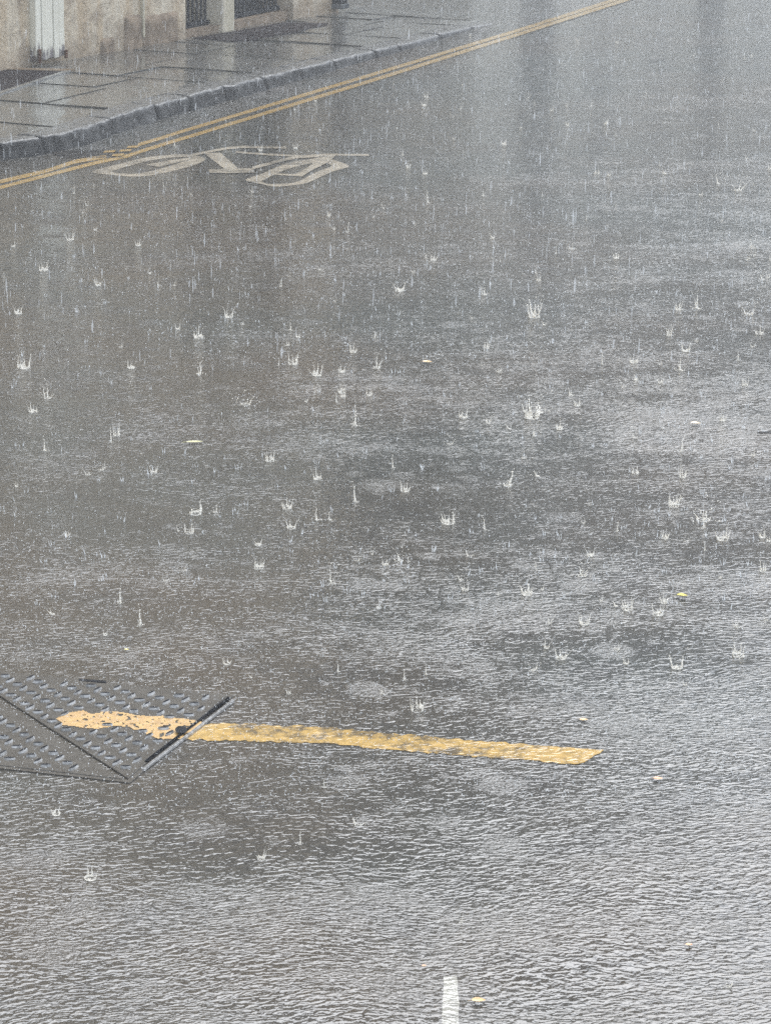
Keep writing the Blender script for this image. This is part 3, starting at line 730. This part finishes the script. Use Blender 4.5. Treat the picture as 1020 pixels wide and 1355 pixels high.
leaf(561, 1281, 6, 3, lm['orange'], 'tiny orange leaf scrap just above the cream raindrop streak', 0.2, 6)
leaf(920, 563, 13, 6, lm['cream'], 'cream leaf scrap in the rippling swirl near the drain cover', 0.4, 7)
leaf(168, 862, 6, 4, lm['yellow'], 'tiny yellow leaf scrap on the road above the metal access cover', 0.3, 8)
leaf(870, 1033, 12, 5, lm['orange'], 'narrow orange leaf lower right of the ochre stripe end', 0.2, 9)
leaf(911, 1253, 9, 4, lm['orange'], 'small orange leaf near the lower right of the road', 0.2, 10)

# ------------------------------------------------------------------ rain
def blob(V, Fc, p, r, sz=1.0):
    b = len(V)
    V += [(p[0] + r, p[1], p[2]), (p[0] - r, p[1], p[2]), (p[0], p[1] + r, p[2]), (p[0], p[1] - r, p[2]), (p[0], p[1], p[2] + r * sz), (p[0], p[1], p[2] - r * sz)]
    Fc += [(b, b + 2, b + 4), (b + 2, b + 1, b + 4), (b + 1, b + 3, b + 4), (b + 3, b, b + 4), (b + 2, b, b + 5), (b + 1, b + 2, b + 5), (b + 3, b + 1, b + 5), (b, b + 3, b + 5)]
def splash_mesh(seed, kind):
    r = random.Random(seed * 7 + 3); bm = bmesh.new(); h = 0.035
    def ball(p, rr): bmesh.ops.create_icosphere(bm, subdivisions=1, radius=rr, matrix=Matrix.Translation(p) @ Matrix.Diagonal((r.uniform(.7, 1.1), r.uniform(.7, 1.1), r.uniform(.8, 1.7), 1)))
    def prong(a, rad, hh, lean, th):
        """one crooked jet that thins upwards and pinches off into beads"""
        o = Vector((math.cos(a), math.sin(a), 0)); p = o * rad + Vector((0, 0, -0.002)); n = 5; q = p.copy()
        for k in range(n):
            f = (k + 1) / n
            q2 = o * (rad + lean * f ** 1.4) + Vector((r.uniform(-1, 1), r.uniform(-1, 1), 0)) * 0.0014 + Vector((0, 0, hh * f))
            tube(bm, q, q2, 1.4 * th * (1.15 - 0.9 * (f - 1 / n)), 1.4 * th * (1.15 - 0.9 * f), 5); q = q2
        ball(q + Vector((0, 0, 0.001)), th * r.uniform(0.7, 1.1))
        for k in range(r.randint(1, 5)):
            q = q + Vector((o.x * 0.003, o.y * 0.003, r.uniform(0.003, 0.008))); ball(q, th * r.uniform(0.35, 0.7))
    if kind == 'crown':
        n = r.randint(3, 7); rad = r.uniform(0.008, 0.017); a0 = r.uniform(0, 6.28); ang = sorted(a0 + 2 * math.pi * (k + r.uniform(-.4, .4)) / n for k in range(n))
        for a in ang: prong(a, rad, h * r.uniform(0.3, 1.0), r.uniform(-0.002, 0.009), r.uniform(0.0008, 0.0016))
        # torn film between some of the prongs
        for a, b in zip(ang, ang[1:]):
            if r.random() < 0.25: continue
            K = 6; top = r.uniform(0.006, 0.016); lo = []; hi = []
            for i in range(K + 1):
                t = a + (b - a) * i / K; o = Vector((math.cos(t), math.sin(t), 0)); sag = 1 - 0.55 * math.sin(math.pi * i / K) + r.uniform(-.12, .12)
                lo.append(o * rad + Vector((0, 0, -0.001))); hi.append(o * (rad * 1.08) + Vector((0, 0, top * sag)))
            for i in range(K): tube(bm, hi[i], hi[i + 1], 0.0007, 0.0007, 4)
            vl = [bm.verts.new(p) for p in lo]; vh = [bm.verts.new(p) for p in hi]
            if r.random() < 0.7:
                for i in range(K): bm.faces.new((vl[i], vl[i + 1], vh[i + 1], vh[i]))
        for _ in range(r.randint(2, 8)): ball(Vector((r.uniform(-.025, .025), r.uniform(-.025, .025), r.uniform(0.002, h * 1.2))), r.uniform(0.0005, 0.0011))
    elif kind == 'jet':
        rad = 0.005; prong(r.uniform(0, 6.28), 0.004, h * r.uniform(0.6, 1.3), r.uniform(0, 0.005), r.uniform(0.0012, 0.0022))
        if r.random() < 0.6: prong(r.uniform(0, 6.28), 0.005, h * r.uniform(0.2, 0.5), 0.003, 0.001)
        for _ in range(r.randint(2, 6)): ball(Vector((r.uniform(-.02, .02), r.uniform(-.02, .02), r.uniform(0.002, h))), r.uniform(0.0005, 0.001))
    else:
        rad = r.uniform(.004, .01)
        for k in range(r.randint(1, 3)): prong(r.uniform(0, 6.28), rad, h * r.uniform(0.3, 0.8), r.uniform(.002, .014), r.uniform(0.0007, 0.0013))
        for k in range(r.randint(18, 40)):
            a = r.uniform(0, 2 * math.pi); q = r.uniform(0.002, 0.03); ball(Vector((math.cos(a) * q, math.sin(a) * q, 0.002 + 0.045 * r.random() ** 1.6)), r.uniform(0.0005, 0.0013))
    for i in range(16):      # the ring-shaped lip at the water
        t0, t1 = 2 * math.pi * i / 16, 2 * math.pi * (i + 1.1) / 16
        tube(bm, (rad * math.cos(t0), rad * math.sin(t0), 0.0003), (rad * math.cos(t1), rad * math.sin(t1), 0.0003), 0.0008, 0.0008, 4)
    # froth left on the water where the drop went in
    for k in range(r.randint(5, 14)):
        a = r.uniform(0, 6.28); q = r.uniform(0, 0.02); ball(Vector((math.cos(a) * q, math.sin(a) * q, 0.0005)), r.uniform(0.0006, 0.0014))
    me = bpy.data.meshes.new('rain_splash'); bm.to_mesh(me); bm.free(); me.materials.append(m_splash)
    for p in me.polygons: p.use_smooth = True
    return me
kinds = ['crown'] * 16 + ['jet'] * 8 + ['burst'] * 12
variants = [splash_mesh(k, kd) for k, kd in enumerate(kinds)]
LAB = {'crown': 'small crown of water prongs thrown up by a raindrop on the wet road', 'jet': 'single upright jet of water thrown up by a raindrop on the wet road', 'burst': 'loose burst of thrown droplets where a raindrop hit the wet road'}
spots = [(32, 487, 1.1), (63, 527, 1.2), (44, 545, .7), (263, 495, 1.2), (325, 535, 1.5), (388, 482, .9), (420, 497, 1.1), (452, 492, .9), (498, 487, 1.2), (425, 357, 1.0), (470, 563, 1.2), (494, 447, .8), (528, 385, 1.0), (567, 268, 1.1), (573, 345, 1.0), (183, 325, .8), (303, 420, .9), (263, 447, .9), (174, 487, .9), (117, 628, .7), (135, 622, .8), (147, 585, .8), (259, 680, 1.2), (440, 772, 1.1), (530, 742, .9), (706, 420, 1.6), (671, 643, 1.4), (711, 630, 1.0), (740, 568, .9), (697, 787, 1.1), (770, 762, 1.0), (727, 825, .8), (742, 872, .8), (815, 802, .8), (895, 884, .9), (930, 688, 1.7), (891, 670, .9), (900, 490, 1.3), (922, 408, 1.4), (990, 416, 1.3), (885, 444, 1.0), (897, 410, 1.2), (838, 480, .7), (975, 252, 1.5), (640, 390, 1.1), (757, 330, 1.0), (815, 342, .9), (995, 328, 1.2), (1015, 368, 1.2), (950, 243, 1.3), (985, 510, .9), (552, 940, .7), (474, 1092, .6), (707, 577, .9), (357, 610, .8), (343, 752, .6), (420, 688, .9), (610, 767, .7), (900, 598, .8), (903, 632, .9), (996, 603, .9), (210, 378, .8), (384, 437, .8), (115, 272, .9), (93, 318, .8), (58, 358, .9), (25, 415, .8), (705, 887, .8), (397, 1117, .5), (346, 1137, .5), (120, 1163, .6), (963, 1306, .6), (610, 1221, .5), (75, 1078, .5), (430, 1042, .5)]
rs = random.Random(21)
def on_road(p): return (p - K0).dot(NK) < kw((p - K0).dot(DK)) - 0.06 or (p - K0).dot(DK) > KL + 0.3
while len(spots) < 285:
    y = 25 + 900 * rs.random() ** 1.15; x = rs.uniform(-10, 1030)
    if rs.random() > 0.35 + 0.65 * (x / 1020): continue
    if on_road(ground(x, y)): spots.append((x, y, rs.uniform(0.3, 0.85)))
for x, y, scl in spots:
    k = rs.randrange(len(variants)); o = bpy.data.objects.new('rain_splash', variants[k])
    o.location = ground(x, y); o.rotation_euler = (0, 0, rs.uniform(0, 6.28)); scl *= 0.98; o.scale = (scl * rs.uniform(.85, 1.15), scl * rs.uniform(.85, 1.15), scl * rs.uniform(.8, 1.1))
    COL.objects.link(o); tag(o, LAB[kinds[k]], 'splash', 'raindrop splashes on the wet road: ' + kinds[k] + 's')
for k, (x, y, scl) in enumerate(((703, 553, 1.6), (714, 546, 1.6))):
    o = bpy.data.objects.new('rain_splash', variants[30] if k else variants[2]); o.location = ground(x, y); o.scale = (scl, scl, scl * 0.9); COL.objects.link(o)
    tag(o, ('tallest and broadest crown splash on the road, right of the lone tan leaf', 'droplet burst beside the tallest crown splash')[k], 'splash', 'raindrop splashes on the wet road')

def mesh_stuff(name, V, Fc, mat):
    me = bpy.data.meshes.new(name); me.from_pydata(V, [], Fc); me.materials.append(mat)
    o = bpy.data.objects.new(name, me); COL.objects.link(o); o['kind'] = 'stuff'; return o
# fine spray hanging just over the road: groups of tiny thrown drops
V, Fc = [], []; rr = random.Random(31)
cnt = 0
while cnt < 13000:
    y = -20 + 1100 * rr.random() ** 1.7; x = rr.uniform(-20, 1040)
    if rr.random() > 0.3 + 0.7 * (x / 1020) and y < 700: continue
    p = ground(x, y)
    on = on_road(p); z = 0.0 if on else zp((p - K0).dot(DK))
    if not on and (ground(x, y, 0.08) - W0).dot(Vector((DW.y, -DW.x, 0))) < 0.03: continue
    cnt += 1
    for _ in range(rr.randint(1, 4)):
        a = rr.uniform(0, 6.28); q = rr.uniform(0, 0.035)
        blob(V, Fc, (p.x + math.cos(a) * q, p.y + math.sin(a) * q, z + 0.001 + rr.random() ** 2 * 0.035), rr.uniform(0.0005, 0.0012) * (1.5 if y < 480 else 1.0), rr.choice((1, 1, 1, 1.8)))
for _ in range(1500):
    y = 10 + 800 * rr.random() ** 1.3; x = rr.uniform(-10, 1030); p = ground(x, y)
    if not on_road(p) or rr.random() > 0.4 + 0.6 * x / 1020: continue
    hh = rr.uniform(0.006, 0.022)
    for k in range(rr.randint(1, 3)):
        a = rr.uniform(0, 6.28); q = rr.uniform(0, 0.009); bx, by = p.x + math.cos(a) * q, p.y + math.sin(a) * q; h2 = hh * rr.uniform(.5, 1); w_ = rr.uniform(0.0008, 0.0016)
        b = len(V); V += [(bx + w_, by, 0), (bx - w_ * .5, by + w_ * .9, 0), (bx - w_ * .5, by - w_ * .9, 0), (bx + math.cos(a) * h2 * .3, by + math.sin(a) * h2 * .3, h2)]
        Fc += [(b, b + 1, b + 3), (b + 1, b + 2, b + 3), (b + 2, b, b + 3)]
    blob(V, Fc, (p.x, p.y, hh * rr.uniform(.6, 1.5)), rr.uniform(0.0007, 0.0014))
spray = mesh_stuff('rain_spray', V, Fc, m_spray); tag(spray, 'fine spray of tiny droplets bouncing all over the wet road and pavement', 'spray')
# falling drops, stretched by their fall
V, Fc = [], []
def drop(p, r, L):
    b = len(V); n = 5; sl = rr.gauss(0.01, 0.02)
    for zf, rf in ((-0.5, 0.15), (-0.25, 0.9), (0.1, 1.0), (0.5, 0.12)):
        for k in range(n):
            a = 2 * math.pi * k / n; V.append((p.x + r * rf * math.cos(a) + sl * L * zf, p.y + r * rf * math.sin(a), p.z + L * zf))
    for l in range(3):
        for k in range(n): Fc.append((b + l * n + k, b + l * n + (k + 1) % n, b + (l + 1) * n + (k + 1) % n, b + (l + 1) * n + k))
    Fc.append(tuple(b + k for k in range(n))[::-1]); Fc.append(tuple(b + 3 * n + k for k in range(n)))
made = 0
while made < 1200:
    x = rr.uniform(-30, 1050); y = rr.uniform(-40, 1400)
    if y > 480 or rr.random() < (y - 100) / 420: continue
    gp = ground(x, y); f = rr.uniform(0.6, 0.985); p = Vector((0, 0, CAMH)) + (gp - Vector((0, 0, CAMH))) * f
    if f < 0.6 and rr.random() < 0.6: continue
    made += 1
    drop(p, rr.uniform(0.0007, 0.0015) * rr.choice((1, 1, 1, 1, 1.9)), rr.uniform(0.010, 0.042))
rain = mesh_stuff('falling_rain', V, Fc, m_rain); tag(rain, 'falling raindrops stretched into short pale streaks all over the street', 'rain')

# ------------------------------------------------------------------ rain mist
bm = bmesh.new(); box(bm, -60, 70, -12, 85, -1.0, 12.5)
s = NT('rain_mist'); s.m.node_tree.links.clear()
pv = s.n('VolumePrincipled', {'Color': (0.97, 0.96, 0.93, 1), 'Density': HAZE, 'Anisotropy': 0.3})
s.t.links.new(pv.outputs[0], s.out.inputs['Volume'])
tag(obj('haze', bm, s.m), 'thin rain mist filling the street', 'mist', kind='stuff')

# ------------------------------------------------------------------ light
SUN_EL, SUN_AZ = R(54), R(14)     # azimuth clockwise from +Y: ahead of the camera, to the right
w = bpy.data.worlds.new("World"); sc.world = w; w.use_nodes = True
nt = w.node_tree; nt.nodes.clear()
sky = nt.nodes.new('ShaderNodeTexSky'); sky.sky_type = 'NISHITA'; sky.sun_disc = False; sky.sun_elevation = SUN_EL; sky.sun_rotation = SUN_AZ; sky.air_density = 1.0; sky.dust_density = 4.0; sky.ozone_density = 1.0
hs = nt.nodes.new('ShaderNodeHueSaturation'); hs.inputs['Saturation'].default_value = 0.35
tc = nt.nodes.new('ShaderNodeTexCoord'); cn = nt.nodes.new('ShaderNodeTexNoise'); cn.inputs['Scale'].default_value = 2.2; cn.inputs['Detail'].default_value = 4
veil = nt.nodes.new('ShaderNodeMapRange'); veil.inputs[1].default_value = 0.3; veil.inputs[2].default_value = 0.7; veil.inputs[3].default_value = 0.45; veil.inputs[4].default_value = 0.8
mixv = nt.nodes.new('ShaderNodeMix'); mixv.data_type = 'RGBA'; mixv.inputs[7].default_value = (5.2, 6.1, 7.4, 1)
nt.links.new(tc.outputs['Generated'], cn.inputs['Vector']); nt.links.new(cn.outputs['Fac'], veil.inputs[0]); nt.links.new(veil.outputs[0], mixv.inputs[0])
bg = nt.nodes.new('ShaderNodeBackground'); bg.inputs[1].default_value = 0.15
out = nt.nodes.new('ShaderNodeOutputWorld')
nt.links.new(sky.outputs[0], hs.inputs['Color']); nt.links.new(hs.outputs[0], mixv.inputs[6]); nt.links.new(mixv.outputs[2], bg.inputs[0]); nt.links.new(bg.outputs[0], out.inputs[0])
sd = bpy.data.lights.new('sun', 'SUN'); sd.energy = 1.5; sd.angle = R(56); sd.color = (0.985, 0.99, 1.0)
so = bpy.data.objects.new('sun', sd); COL.objects.link(so)
dirv = Vector((math.sin(SUN_AZ) * math.cos(SUN_EL), math.cos(SUN_AZ) * math.cos(SUN_EL), math.sin(SUN_EL)))
so.rotation_euler = dirv.to_track_quat('Z', 'Y').to_euler(); so.location = dirv * 30

vs_ = sc.view_settings; sc.display_settings.display_device = 'sRGB'
vs_.view_transform = 'Standard'; vs_.look = 'None'; vs_.gamma = 1; vs_.exposure = 1.26
sc.cycles.use_denoising = False; sc.cycles.denoising_input_passes = 'RGB'
sc.cycles.max_bounces = 6; sc.cycles.diffuse_bounces = 2; sc.cycles.glossy_bounces = 3; sc.cycles.transparent_max_bounces = 24
sc.cycles.sample_clamp_indirect = 4
